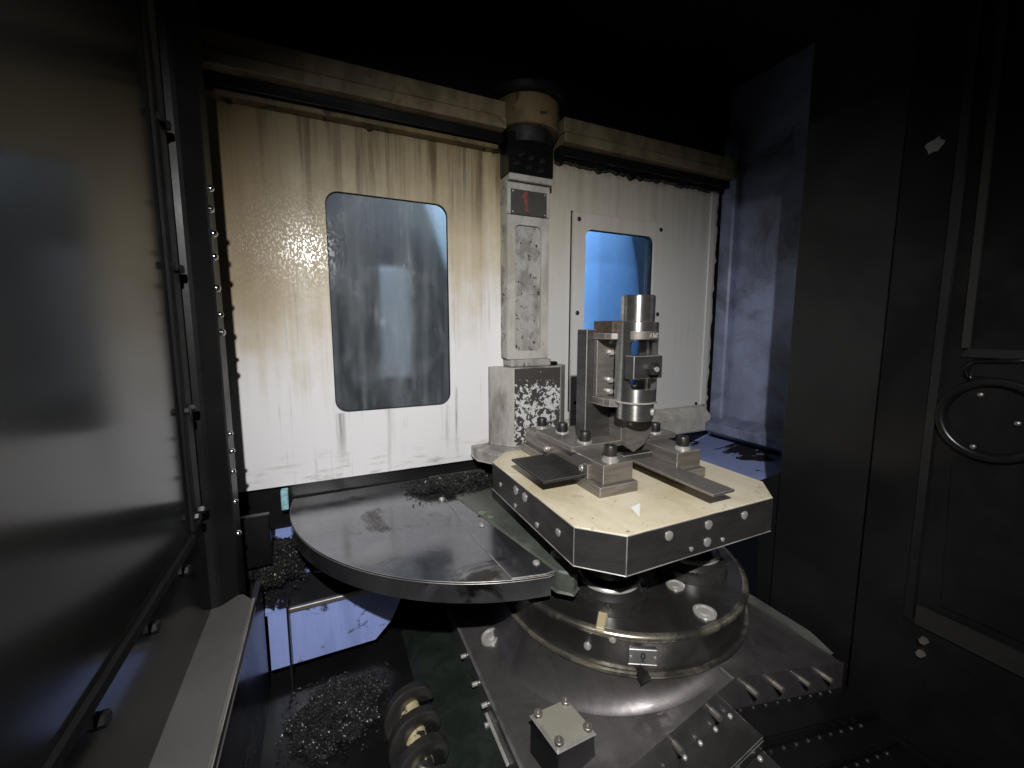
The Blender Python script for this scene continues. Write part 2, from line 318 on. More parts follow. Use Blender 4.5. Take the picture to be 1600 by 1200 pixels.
def holed(bm, outer, hole, axis, a0, a1, b=0.0):
    # rectangular sheet (x0,x1,z0,z1) with a rounded opening (x0,x1,z0,z1,r), thickness a0..a1
    X0, X1, Z0, Z1 = outer; inn = rrect(*hole); n = len(inn)
    cx, cz = (hole[0]+hole[1])/2, (hole[2]+hole[3])/2
    q = n//4; out = []
    for i, p in enumerate(inn):
        k = i//q; f = (i % q)/(q-1)
        c = ((X1, Z1), (X0, Z1), (X0, Z0), (X1, Z0))[k]
        if f == 0.5 or abs(f-0.5) < 1e-6: out.append(c)
        else:
            if k == 0: out.append((X1, p[1]+(Z1-p[1])*f*2) if f < .5 else (X1+(p[0]-X1)*(f-.5)*2, Z1))
            if k == 1: out.append((p[0]+(X0-p[0])*f*2, Z1) if f < .5 else (X0, Z1+(p[1]-Z1)*(f-.5)*2))
            if k == 2: out.append((X0, p[1]+(Z0-p[1])*f*2) if f < .5 else (X0+(p[0]-X0)*(f-.5)*2, Z0))
            if k == 3: out.append((p[0]+(X1-p[0])*f*2, Z0) if f < .5 else (X1, Z0+(p[1]-Z0)*(f-.5)*2))
    L = [[bm.verts.new(ax(axis, p, h)) for p in loop] for h in (a0, a1) for loop in (inn, out)]
    for i in range(n):
        j = (i+1) % n
        for A, B in ((L[0], L[1]), (L[2], L[3]), (L[0], L[2]), (L[1], L[3])): bm.faces.new((A[i], A[j], B[j], B[i]))
    return bm
MESHCACHE = {}
def screw(name, p, r, h, mat, parent, kind='socket', n=(0, 0, 1), **props):
    """a screw head standing on point p along normal n; look-alikes share their mesh"""
    key = (r, h, mat, kind)
    if key not in MESHCACHE:
        bm = BM(); R_, H_ = r*S, h*S
        if kind == 'socket': pr = [(R_*.52, H_*.35), (R_*.55, H_), (R_*.9, H_), (R_, H_*.88), (R_, 0)]
        elif kind == 'dome': pr = [(R_*.35, H_), (R_*.75, H_*.75), (R_, H_*.15), (R_, 0)]
        elif kind == 'hole': pr = [(R_*.7, H_*.3), (R_*.7, H_), (R_, H_*.6), (R_, 0)]
        else: pr = [(R_*.85, H_), (R_, H_*.8), (R_, 0)]
        seg = 6 if kind == 'hex' else 16
        rings = [[bm.verts.new((a*cos(2*pi*i/seg), a*sin(2*pi*i/seg), b_)) for i in range(seg)] for a, b_ in pr]
        bm.faces.new(rings[0])
        for A, B in zip(rings, rings[1:]):
            for i in range(seg): bm.faces.new((A[i], A[(i+1) % seg], B[(i+1) % seg], B[i]))
        bmesh.ops.recalc_face_normals(bm, faces=bm.faces)
        me = bpy.data.meshes.new(name); bm.to_mesh(me); bm.free(); me.materials.append(M[mat])
        me.shade_smooth(); me.set_sharp_from_angle(angle=radians(35)); MESHCACHE[key] = me
    o = bpy.data.objects.new(name, MESHCACHE[key]); COL.objects.link(o)
    o.rotation_euler = Vector(n).to_track_quat('Z', 'Y').to_euler()
    o.parent = parent; w = W(p); o.location = w-ORG[parent.name]; ORG[o.name] = w
    for k, v in props.items(): o[k] = v
    return o
# ================================================================== SETTING
ZF = -2.42
# floor of the chip trough
bm = BM(); box(bm, -0.75, 3.05, -0.2, 3.7, ZF-0.1, ZF, 0); struct(obj('floor', bm, 'black_oily'))
bm = BM(); box(bm, 3.17, 4.6, 2.2, 3.75, -1.75, -1.66, 0); struct(obj('floor_right', bm, 'blue_puddle'))
bm = BM(); box(bm, -1.2, 4.9, -1.6, 4.2, 2.75, 2.85, 0); struct(obj('ceiling', bm, 'black_oily'))
bm = BM(); box(bm, 1.12, 2.95, 0.25, 0.55, 1.33, 2.74, 0.01); struct(obj('added_light_block', bm, 'black_matt'))  # added box out of view, keeps lamp light off the blue wall's top
# glossy black side wall at the left: it mirrors the white sheet and its window
lw = struct(obj('wall_left', box(BM(), -0.72, -0.64, -1.2, 2.60, ZF-0.1, 2.74, 0), 'black_gloss'))
# trim round the left wall sheet
bm = BM(); box(bm, -0.642, -0.622, 2.385, 2.435, -1.0, 2.7, 0.004); obj('seal_strip', bm, 'rubber', lw)
bm = BM(); box(bm, -0.642, -0.622, 0.3, 2.385, -1.05, -1.005, 0.004); obj('seal_strip', bm, 'rubber', lw)
bm = BM(); box(bm, -0.642, -0.630, 2.455, 2.555, -1.0, 2.7, 0.003); obj('edge_strip', bm, 'strip_grey', lw)
for z in (0.93, 0.28, -0.40, -0.93):
    screw('clamp_screw', (-0.628, 2.50, z), 0.022, 0.03, 'pillar_black', lw, 'hex', (1, 0, 0))
    screw('clamp_screw', (-0.622, 2.41, z), 0.02, 0.02, 'pillar_black', lw, 'hex', (1, 0, 0))
for y in (2.25, 1.85, 1.45):
    screw('clamp_screw', (-0.638, y, -1.12), 0.024, 0.02, 'pillar_black', lw, 'hex', (1, 0, 0))
# back wall behind and around the swivelling partition
bw = struct(obj('wall_back', box(BM(), -0.95, 4.6, 3.66, 3.72, ZF, -1.262, 0), 'black_oily'))
struct(obj('wall_back_left', box(BM(), -0.95, -0.72, 3.60, 3.72, -1.26, 2.74, 0), 'black_matt'))
struct(obj('wall_back_top', box(BM(), -0.72, 4.5, 3.59, 3.72, 1.705, 2.74, 0), 'black_oily'))
# blue side wall at the right end
bm = BM(); prism(bm, [(1.5, -1.66), (3.72, -1.66), (3.72, 2.74), (1.5, 2.74)], 'x', 4.46, 4.55)
wr = struct(obj('wall_right', bm, 'blue_paint'))
bm = BM(); prism(bm, [(4.46, -1.08), (4.18, -1.14), (4.18, -1.24), (4.46, -1.36)], 'y', 2.2, 3.5, 0.008); obj('sloping_ledge', bm, 'blue_paint', wr)
bm = BM(); box(bm, 4.36, 4.455, 3.40, 3.58, -1.2, 2.2, 0.02); obj('corner_fold', bm, 'blue_paint', wr)
bm = BM(); hexa(bm, [(3.3, 2.0, -1.655), (4.45, 2.0, -1.655), (4.45, 3.65, -1.655), (3.3, 3.65, -1.655), (4.3, 2.0, -1.4), (4.45, 2.0, -1.36), (4.45, 3.65, -1.36), (4.3, 3.65, -1.4)], 0); obj('chip_apron', bm, 'blue_puddle', wr)
# loading bay seen through the two panes
bay = struct(obj('wall_bay', box(BM(), -1.5, 7.5, 5.6, 5.7, -2.4, 3.2, 0), 'bay_grey'))
b2 = struct(obj('wall_bay_side', box(BM(), 7.4, 7.5, 3.9, 5.6, -2.4, 3.2, 0), 'bay_grey'))
struct(obj('ceiling_bay', box(BM(), -1.5, 7.5, 3.75, 5.7, 3.2, 3.3, 0), 'bay_grey'))
struct(obj('floor_bay', box(BM(), -1.5, 7.5, 3.75, 5.7, -2.5, -2.4, 0), 'bay_grey'))
# ================================================================== PARTITION
YW = 3.6
lp = thing('partition_panel', (0.45, YW, -1.25), 'large cream sheet panel with yellow oil runs and a dark rounded window', 'panel')
bm = BM(); holed(bm, (-0.90, 1.62, -1.25, 1.70), (0.06, 1.03, -0.695, 1.055, 0.10), 'y', YW, YW+0.05); obj('sheet', bm, 'panel_left', lp)
bm = BM(); box(bm, 0.03, 1.06, YW+0.022, YW+0.04, -0.73, 1.09, 0); obj('window_pane', bm, 'glass_dirty', lp)
# rubber lip round the opening
def lip(bm, hole, y0, y1, t_=0.005):
    a = rrect(*hole); b_ = rrect(hole[0]+t_, hole[1]-t_, hole[2]+t_, hole[3]-t_, hole[4]-t_)
    n = len(a); L = [[bm.verts.new(ax('y', p, h)) for p in l] for h in (y0, y1) for l in (a, b_)]
    for i in range(n):
        j = (i+1) % n
        for A, B in ((L[0], L[1]), (L[2], L[3]), (L[0], L[2]), (L[1], L[3])): bm.faces.new((A[i], A[j], B[j], B[i]))
    return bm
obj('window_seal', lip(BM(), (0.0615, 1.0285, -0.6935, 1.0535, 0.0985), YW+0.006, YW+0.021), 'rubber', lp)
rp = thing('partition_panel', (3.1, YW, -1.25), 'grey white sheet panel with a screwed window frame and sloping foot', 'panel')
bm = BM(); holed(bm, (2.0, 4.28, -1.25, 1.72), (2.40, 3.40, -0.78, 1.03, 0.09), 'y', YW, YW+0.05); obj('sheet', bm, 'panel_right', rp)
bm = BM(); holed(bm, (2.30, 3.49, -0.86, 1.14), (2.445, 3.345, -0.74, 0.985, 0.08), 'y', YW-0.040, YW-0.006); fr = obj('window_frame', bm, 'panel_right', rp)
for x, z in ((2.36, 1.07), (3.43, 1.07), (2.36, 0.15), (3.43, 0.15), (2.36, -0.78), (3.43, -0.78)):
    screw('frame_screw', (x, YW-0.040, z), 0.022, 0.012, 'black_oxide', fr, 'hole', (0, -1, 0))
bm = BM(); holed(bm, (2.288, 3.502, -0.872, 1.152), (2.43, 3.36, -0.755, 1.0, 0.085), 'y', YW-0.0055, YW-0.001); obj('frame_gasket', bm, 'rubber', rp)
bm = BM(); box(bm, 2.405, 3.395, YW+0.015, YW+0.03, -0.775, 1.025, 0); obj('window_pane', bm, 'glass_clear', rp)
obj('window_seal', lip(BM(), (2.4465, 3.3435, -0.7385, 0.9835, 0.0785), YW-0.015, YW-0.004, 0.008), 'rubber', rp)
bm = BM(); prism(bm, [(YW-0.002, -0.96), (YW-0.03, -0.97), (YW-0.13, -1.06), (YW-0.13, -1.24), (YW-0.11, -1.26), (YW-0.002, -1.26)], 'x', 2.05, 4.27, 0.006); obj('sloping_foot', bm, 'post_paint', rp)
bm = BM(); box(bm, 2.02, 4.24, YW-0.012, YW-0.001, -0.955, -0.90, 0.003); st = obj('foot_strip', bm, 'panel_right', rp)
screw('strip_screw', (4.14, YW-0.012, -0.93), 0.02, 0.012, 'black_oxide', st, 'hole', (0, -1, 0))
# folded edge and torn seal at the free side
bm = BM(); box(bm, 4.20, 4.285, YW-0.03, YW-0.001, -0.95, 1.70, 0.008); obj('edge_fold', bm, 'panel_right', rp)
bm = BM(); pts = []
N = 60
for i in range(N+1):
    z = -1.2+2.85*i/N; pts.append((4.31+0.022*random.random()+(0.02 if i % 7 == 0 else 0), z))
prism(bm, [(4.287, 1.65), (4.287, -1.2)]+pts, 'y', YW-0.02, YW-0.008); obj('torn_seal', bm, 'post_paint', rp)
bm = BM(); box(bm, 4.29, 4.455, YW+0.002, YW+0.04, -1.26, 1.705, 0); obj('backing_strip', bm, 'black_matt', rp)
# top beam (two lengths, left and right of the post)
def beam(label, x0, x1, dz=0.0):
    t_ = thing('top_beam', ((x0+x1)/2, YW, 1.6), label, 'beam')
    bm = BM(); box(bm, x0, x1, 3.40, 3.58, 1.775+dz, 1.90+dz, 0.006); obj('upper_rail', bm, 'beam_cream', t_)
    bm = BM(); box(bm, x0, x1, 3.38, 3.575, 1.68+dz, 1.765+dz, 0.006); obj('lower_rail', bm, 'beam_cream', t_)
    bm = BM(); box(bm, x0, x1, 3.47, 3.59, 1.60+dz, 1.678+dz, 0.004); obj('groove', bm, 'black_oily', t_)
    # ragged grease along the lower lip
    bm = BM(); n_ = int((x1-x0)/0.045); low = []
    for i in range(n_+1):
        low.append((x0+(x1-x0)*i/n_, 1.585+dz-0.03*random.random()-(0.035*random.random() if random.random() < .25 else 0)))
    prism(bm, [(x1, 1.612+dz), (x0, 1.612+dz)]+low, 'y', 3.535, 3.575); obj('grease_lip', bm, 'black_oily', t_)
    return t_
beam('fouled cream double rail above the panel with yellow oil runs', -0.70, 1.50)
beam('fouled cream double rail above the panel with screwed window frame', 2.08, 4.42)
bm = BM(); box(bm, -0.7, 1.47, 3.50, 3.598, 1.555, 1.59, 0.004); tag(obj('drip_rail', bm, 'collar_cream'), 'thin dripping rail just under the left double rail', 'rail')
# ------------------------------------------------------------------ centre post
po = thing('swivel_post', (1.78, 3.5, -1.12), 'tall cream post with recessed panel between the two window panels', 'post')
bm = BM(); holed(bm, (1.53, 1.955, -0.29, 1.0), (1.605, 1.875, -0.215, 0.92, 0.05), 'y', 3.44, 3.47); obj('front_plate', bm, 'post_paint', po)
bm = BM(); box(bm, 1.531, 1.954, 3.471, 3.66, -0.285, 1.30, 0.003); obj('column', bm, 'post_rough', po)
bm = BM(); box(bm, 1.53, 1.955, 3.43, 3.469, 1.004, 1.275, 0.006); hp = obj('head_plate', bm, 'post_paint', po)
bm = BM(); box(bm, 1.555, 1.915, 3.418, 3.429, 1.0, 1.215, 0.004); sg = obj('number_plate', bm, 'sign_grey', po)
for x, z in ((1.575, 1.02), (1.895, 1.02), (1.575, 1.195), (1.895, 1.195)): screw('rivet', (x, 3.418, z), 0.009, 0.006, 'bright', sg, 'dome', (0, -1, 0))
bm = BM(); prism(bm, [(1.655, 1.14), (1.685, 1.205), (1.715, 1.205), (1.712, 1.14), (1.722, 1.09), (1.715, 1.06), (1.735, 1.032), (1.690, 1.030), (1.695, 1.08), (1.68, 1.11), (1.685, 1.15)], 'y', 3.4145, 3.4175); obj('red_numeral', bm, 'red_paint', sg)
bm = BM(); box(bm, 1.535, 1.965, 3.40, 3.60, 1.285, 1.34, 0.006); obj('head_lip', bm, 'post_paint', po)
bm = BM(); box(bm, 1.525, 1.97, 3.395, 3.60, 1.342, 1.68, 0.01); hb = obj('head_block', bm, 'black_oily', po)
for i, (x, z) in enumerate(((1.65, 1.50), (1.74, 1.48), (1.85, 1.47), (1.60, 1.42), (1.72, 1.40), (1.84, 1.39))):
    screw('block_screw', (x, 3.395, z), 0.022, 0.018, 'black_oxide', hb, 'socket', (0, -1, 0))
bm = BM(); lathe(bm, [(0.0, 1.60), (0.235, 1.60), (0.235, 1.72), (0.0, 1.72)], (1.765, 3.55, 0)); obj('neck', bm, 'black_oxide', po, 40)
bm = BM(); lathe(bm, [(0.0, 1.722), (0.285, 1.722), (0.30, 1.735), (0.30, 1.95), (0.285, 1.965), (0.0, 1.965)], (1.765, 3.55, 0)); obj('collar', bm, 'collar_cream', po, 40)
bm = BM(); lathe(bm, [(0.0, 1.967), (0.36, 1.967), (0.36, 2.02), (0.0, 2.02)], (1.765, 3.55, 0)); obj('cap_ring', bm, 'black_oxide', po, 40)
# base block: chamfered left flank, flaked front
bm = BM(); prism(bm, [(1.555, 3.36), (2.055, 3.36), (2.19, 3.50), (2.19, 3.655), (1.405, 3.655), (1.395, 3.54)], 'z', -1.10, -0.365, 0.008)
for f in bm.faces:
    f.normal_update()
    f.material_index = 1 if abs(f.normal.y) > 0.95 and f.calc_center_median().y < 3.4 else 0
obj('base_block', bm, ['post_base_paint', 'post_chipped'], po)
bm = BM(); box(bm, 1.55, 1.97, 3.40, 3.60, -0.363, -0.293, 0.012); obj('clamp_collar', bm, 'post_rough', po)
bm = BM(); box(bm, 1.95, 2.06, 3.42, 3.50, -0.363, -0.325, 0.012); obj('clamp_lug', bm, 'black_oily', po)
bm = BM(); prism(bm, [(1.22, 3.40), (1.36, 3.18), (2.3, 3.18), (2.4, 3.4), (2.4, 3.645), (1.22, 3.645)], 'z', -1.20, -1.105, 0.01); obj('foot_plate', bm, 'post_base_paint', po)
# ================================================================== DISC (chip guard of the pallet changer)
DZ = -1.38; DC = (1.316, 3.47); DR = 1.615
dg = thing('chip_guard', (0.6, 2.8, DZ-0.11), 'half round dark steel guard plate with folded rim beside the pallet', 'guard plate')
arc = []
for i in range(97):
    a = pi*0.90+(pi*1.56-pi*0.90)*i/96
    arc.append((DC[0]+DR*cos(a), DC[1]+DR*sin(a)))
ex0, ex1 = Vector((0.80, 3.655)), Vector((1.125, 1.86))
def leftof(p): d = ex1-ex0; return (d.x*(p[1]-ex0.y)-d.y*(p[0]-ex0.x)) < 0
arc = [p for p in arc if leftof(p) and p[1] < 3.65]
outline = arc+[(1.122, 1.878), (0.803, 3.652)]
bm = BM(); prism(bm, outline, 'z', DZ-0.012, DZ, 0.0015); obj('top_plate', bm, 'disc_steel', dg)
inner = [(DC[0]+(p[0]-DC[0])*(1-0.02/DR), DC[1]+(p[1]-DC[1])*(1-0.02/DR)) for p in arc]
bm = BM(); prism(bm, arc+inner[::-1], 'z', DZ-0.125, DZ-0.0125, 0); obj('rim', bm, 'disc_steel', dg, 30)
lap = [onz(px, py, DZ) for px, py in ((676, 752), (692, 775), (735, 835), (800, 905), (852, 898), (866, 893))]
bm = BM(); prism(bm, [(p.x, p.y) for p in lap], 'z', DZ+0.0005, DZ+0.006, 0.0015); obj('lap_sheet', bm, 'disc_steel', dg)
for px in ((690, 781), (753, 822), (838, 881)):
    p = onz(px[0], px[1], DZ); screw('guard_screw', (p.x, p.y, DZ), 0.024, 0.022, 'bright', dg, 'dome')
# swing arm next to the guard, running under the pallet
sa = thing('swing_arm', (1.15, 2.6, -1.5), 'green grey cast arm between half round guard and pallet', 'arm')
bm = BM(); prism(bm, [(0.812, 3.64), (1.134, 1.862), (1.20, 1.80), (1.26, 1.84), (1.34, 3.64)], 'z', -1.49, -1.362, 0.01); obj('arm_casting', bm, 'oily_green', sa)
p = onz(873, 866, -1.362); screw('arm_plug', (p.x, p.y, -1.362), 0.05, 0.014, 'bright', sa, 'dome')
for cxp, cyp, rr_ in ((754, 801, .036), (766, 808, .026)):
    p = onz(cxp, cyp, -1.362); pts = [(p.x+rr_*(.6+.6*random.random())*cos(a*pi/7), p.y+.8*rr_*(.5+.7*random.random())*sin(a*pi/7)) for a in range(14)]
    obj('paint_scrape', prism(BM(), pts, 'z', -1.363, -1.3605), 'green_scrape', sa)
# ================================================================== PALLET
pl = thing('pallet', (1.83, 2.21, -1.21), 'square pallet with cut corners and tan oiled top carrying the fixture', 'pallet')
X0, X1, Y0, Y1, CH = 1.105, 2.567, 1.475, 2.955, 0.185
octo = [(X0+CH, Y0), (X1-CH, Y0), (X1, Y0+CH), (X1, Y1-CH), (X1-CH, Y1), (X0+CH, Y1), (X0, Y1-CH), (X0, Y0+CH)]
bm = BM(); prism(bm, octo, 'z', -1.212, -1.004, 0.0035); body = obj('pallet_body', bm, 'dark_steel', pl)
oi = [(1.836+(x-1.836)*0.996, 2.215+(y-2.215)*0.996) for x, y in octo]
bm = BM(); prism(bm, oi, 'z', -1.0035, -1.0, 0.001); obj('top_face', bm, 'pallet_top', pl)
def onface(px, py, face):
    if face == 'F': p = ony(px, py, Y0); return (p.x, Y0, p.z), (0, -1, 0)
    p = onx(px, py, X0); return (X0, p.y, p.z), (-1, 0, 0)
for px, py, f, r in ((1045, 837, 'F', .026), (1107, 820, 'F', .026), (1163, 805, 'F', .024), (1105, 847, 'F', .026), (1080, 858, 'F', .013), (1129, 843, 'F', .012),
                     (806, 766, 'L', .030), (820, 777, 'L', .030), (805, 790, 'L', .016), (782, 757, 'L', .016), (839, 820, 'L', .018), (872, 832, 'L', .022)):
    p, n = onface(px, py, f); screw('side_plug', p, r, 0.006, 'bright', body, 'flat', n)
bm = BM(); lathe(bm, [(0.0, -1.29), (0.56, -1.29), (0.60, -1.265), (0.60, -1.2125), (0, -1.2125)], (1.836, 2.21, 0), seg=64); obj('under_disc', bm, 'black_oily', pl, 30)
sp = [onz(px, py, -1.0) for px, py in ((986, 793), (1000, 787), (999, 807))]  # bright glint on the pallet, painted as a thin white triangle
tag(obj('pallet_glint', prism(BM(), [(p.x, p.y) for p in sp], 'z', -.9998, -.997), 'glint_white'), 'painted highlight, tiny white triangle on the tan pallet top', 'glint')
# pallet foot cones
for k, (x, y) in enumerate(((1.50, 1.87), (2.17, 1.87), (1.50, 2.55), (2.17, 2.55))):
    bm = BM(); lathe(bm, [(0.0, -1.46), (0.125, -1.46), (0.15, -1.43), (0.16, -1.22), (0, -1.22)], (x, y, 0), seg=40); obj('location_foot', bm, 'black_oxide', pl, 30)
# ================================================================== ROTARY TABLE
rt = thing('rotary_table', (1.83, 2.2, -1.8), 'round oily rotary table under the pallet with index plate zero', 'rotary table')
TC = (1.832, 2.205)
bm = BM(); lathe(bm, [(0.0, -1.592), (0.79, -1.592), (0.80, -1.590), (0.822, -1.60), (0.824, -1.615), (0.815, -1.63), (0.813, -1.795), (0.0, -1.795)], (*TC, 0), seg=128); drum = obj('drum', bm, 'tread_steel', rt, 40)
bm = BM(); lathe(bm, [(0.79, -1.5915), (0.80, -1.5885), (0.8235, -1.599), (0.8255, -1.617), (0.8165, -1.6305), (0.80, -1.60)], (*TC, 0), seg=128); obj('rim_bead', bm, 'rim_oil', rt, 60)
bm = BM(); lathe(bm, [(0.80, -1.80), (0.835, -1.80), (0.838, -1.812), (0.83, -1.825), (0.80, -1.825)], (*TC, 0), seg=128); obj('seal_ring', bm, 'rim_oil', rt, 60)
for x, y in ((1.50, 1.87), (2.17, 1.87), (1.50, 2.55), (2.17, 2.55)):
    bm = BM(); lathe(bm, [(0.125, -1.465), (0.165, -1.465), (0.178, -1.475), (0.185, -1.50), (0.20, -1.53), (0.225, -1.54), (0.235, -1.5905), (0.0, -1.5905)], (x, y, 0), seg=56); cs = obj('cone_seat', bm, 'tread_steel', rt, 35)
    bm = BM(); lathe(bm, [(0.164, -1.470), (0.168, -1.463), (0.182, -1.470), (0.187, -1.486), (0.178, -1.490)], (x, y, 0), seg=56); obj('seat_ring', bm, 'bright', cs, 50)
    for a in range(4):
        screw('seat_screw', (x+0.205*cos(a*pi/2+.9), y+0.205*sin(a*pi/2+.9), -1.54), 0.018, 0.012, 'black_oxide', rt, 'socket')
for px, py, r in ((1055, 915, .055), (1101, 957, .062)):
    p = onz(px, py, -1.59)
    bm = BM(); lathe(bm, [(0.0, 0.008), (r*.45, 0.008), (r*.5, 0.0), (r*.75, 0.0), (r*.8, 0.008), (r, 0.006), (r, -0.004)], (p.x, p.y, -1.588), seg=32); obj('table_plug', bm, 'bright', rt, 30)
p = onz(942, 962, -1.59)
d = Vector((p.x-TC[0], p.y-TC[1], 0)).normalized()
bm = BM(); q = Vector((-d.y, d.x, 0))
hexa(bm, [Vector((TC[0], TC[1], 0))+d*a+q*b+Vector((0, 0, z)) for z in (-1.588, -1.572) for a, b in ((.60, -.028), (.60, .028), (.828, .02), (.828, -.02))], 0.003); tb = obj('stop_tab', bm, 'tab_cream', rt)
screw('tab_screw', Vector((TC[0], TC[1], -1.572))+d*0.64, 0.036, 0.02, 'black_oxide', tb, 'socket')
def ondrum(px, py, r=0.8135):
    rr = ray(px, py); a = rr.x**2+rr.y**2; b = -2*(rr.x*TC[0]+rr.y*TC[1]); c = TC[0]**2+TC[1]**2-r*r
    k = (-b-sqrt(max(b*b-4*a*c, 0)))/(2*a); p = rr*k; n = Vector((p.x-TC[0], p.y-TC[1], 0)).normalized(); return p, n
for px, py in ((918, 1009), (957, 998)):
    p, n = ondrum(px, py); screw('drum_screw', p, 0.022, 0.018, 'bright', drum, 'dome', n)
# index plate with the zero
p, n = ondrum(1004, 1025); tdir = Vector((-n.y, n.x, 0))
def loc(a, h, o_): return p+tdir*a+Vector((0, 0, h))+n*o_
bm = BM(); hexa(bm, [loc(-.072, -.042, -.004), loc(.072, -.042, -.004), loc(.072, -.042, .008), loc(-.072, -.042, .008), loc(-.072, .042, -.004), loc(.072, .042, -.004), loc(.072, .042, .008), loc(-.072, .042, .008)], 0.003)
ip = obj('index_plate', bm, 'plate_alu', rt)
bm = BM()
zl = [(.013*cos(2*pi*i/20), .02*sin(2*pi*i/20)+.006) for i in range(20)]; zi = [(.006*cos(2*pi*i/20), .013*sin(2*pi*i/20)+.006) for i in range(20)]
A = [bm.verts.new(loc(a, h, .0095)) for a, h in zl]; B = [bm.verts.new(loc(a, h, .0095)) for a, h in zi]
for i in range(20): bm.faces.new((A[i], A[(i+1) % 20], B[(i+1) % 20], B[i]))
bm.faces.new([bm.verts.new(loc(a, h, .0095)) for a, h in ((-.009, -.02), (.009, -.02), (0, -.032))]); obj('zero_mark', bm, 'ink', ip)
for s_ in (-.062, .062): screw('plate_rivet', loc(s_, 0, .008), 0.008, 0.005, 'bright', ip, 'dome', n)
pp, n2 = ondrum(1004, 1052, 0.85)
bm = BM(); prism(bm, [(pp.x-.03, pp.z-.02), (pp.x+.03, pp.z-.02), (pp.x+.012, pp.z+.012), (pp.x, pp.z+.04), (pp.x-.012, pp.z+.012)], 'y', pp.y-.03, pp.y+.02, .003); obj('index_pointer', bm, 'tread_steel', rt)
# ================================================================== SADDLE
sd = thing('saddle', (1.83, 2.0, ZF), 'grey roof shaped saddle casting with flared collar under the rotary table', 'saddle')
PK, SL = 1.865, 0.28
ZP = -1.825
def rz(x, z0=ZP): return z0-SL*abs(x-PK)
xl, xr = 0.775, 2.90
bm = BM(); prism(bm, [(xl, ZF), (xl, rz(xl)), (PK, ZP), (xr, rz(xr)), (xr, ZF)], 'y', 1.278, 2.95, 0.008); obj('casting', bm, 'saddle_paint', sd)
# flared collar that follows the roof
bm = BM(); seg = 120; rings = []
for j in range(9):
    f = j/8; ring = []
    for i in range(seg):
        a = 2*pi*i/seg; r = 0.826+0.095*(1-cos(f*pi/2))*1.0
        x = TC[0]+r*cos(a); y = TC[1]+r*sin(a)
        ztop = -1.82; zb = rz(x)-0.004; h = sin(f*pi/2)
        z = ztop+(zb-ztop)*h
        ring.append(bm.verts.new((x, y, min(z, ztop))))
    rings.append(ring)
for A, B in zip(rings, rings[1:]):
    for i in range(seg): bm.faces.new((A[i], A[(i+1) % seg], B[(i+1) % seg], B[i]))
for v in list(bm.verts):
    pass
bmesh.ops.bisect_plane(bm, geom=bm.verts[:]+bm.edges[:]+bm.faces[:], plane_co=(0, 1.28, 0), plane_no=(0, -1, 0), clear_outer=True)
obj('flared_collar', bm, 'saddle_paint', sd, True)
# eye bolt plug
p = onz(766, 997, rz(0.92))
bm = BM(); lathe(bm, [(0.0, 0.012), (0.022, 0.01), (0.026, -0.006), (0.05, -0.006), (0.054, 0.006), (0.062, 0.004), (0.064, -0.02)], (p.x, p.y, rz(p.x)), seg=28)
for v in bm.verts: v.co.z += SL*(v.co.x-p.x)+0.013
obj('lift_plug', bm, 'bright', sd, 30)
# side trim: raised bars and screws on the left flank
for i, (y, z, l) in enumerate(((2.45, -2.22, .05), (2.22, -2.23, .05), (2.05, -2.22, .05), (1.62, -2.24, .05), (2.0, -2.30, .04))):
    bm = BM(); tube(bm, [(xl-0.002, y, z), (xl-0.035, y, z)], 0.014, 10); obj('flank_screw', bm, 'bright', sd, 40)
bm = BM(); box(bm, xl-0.02, xl-0.001, 1.72, 2.04, -2.275, -2.26, 0.003); obj('flank_bar', bm, 'bright', sd)
bm = BM(); box(bm, xl-0.012, xl+0.004, 1.28, 2.949, rz(xl)-0.012, rz(xl)+0.004, 0.003); obj('edge_bead', bm, 'worn_dark', sd)
# box cover on the saddle
bc = thing('junction_box', (0.96, 1.5, -2.08), 'small square box with four screw cover on the grey saddle', 'junction box')
c4 = [(0.845, 1.615), (1.055, 1.625), (1.085, 1.42), (0.875, 1.41)]
def inset(c, k): mx = sum(p[0] for p in c)/4; my = sum(p[1] for p in c)/4; return [(mx+(p[0]-mx)*k, my+(p[1]-my)*k) for p in c]
cb = inset(c4, 1.06); cx_ = sum(p[0] for p in c4)/4; cy_ = sum(p[1] for p in c4)/4
def tz(x, y): return -1.905-0.05*(x-cx_)
bm = BM(); hexa(bm, [(x, y, rz(x)-0.01) for x, y in cb]+[(x, y, tz(x, y)-0.018) for x, y in c4], 0.006); obj('housing', bm, 'black_oily', bc)
bm = BM(); hexa(bm, [(x, y, tz(x, y)-0.0175) for x, y in c4]+[(x, y, tz(x, y)) for x, y in c4], 0.007); cv = obj('cover', bm, 'cream_cap', bc)
for x, y in inset(c4, 0.78): screw('cover_screw', (x, y, tz(x, y)), 0.022, 0.018, 'machined', cv, 'socket')
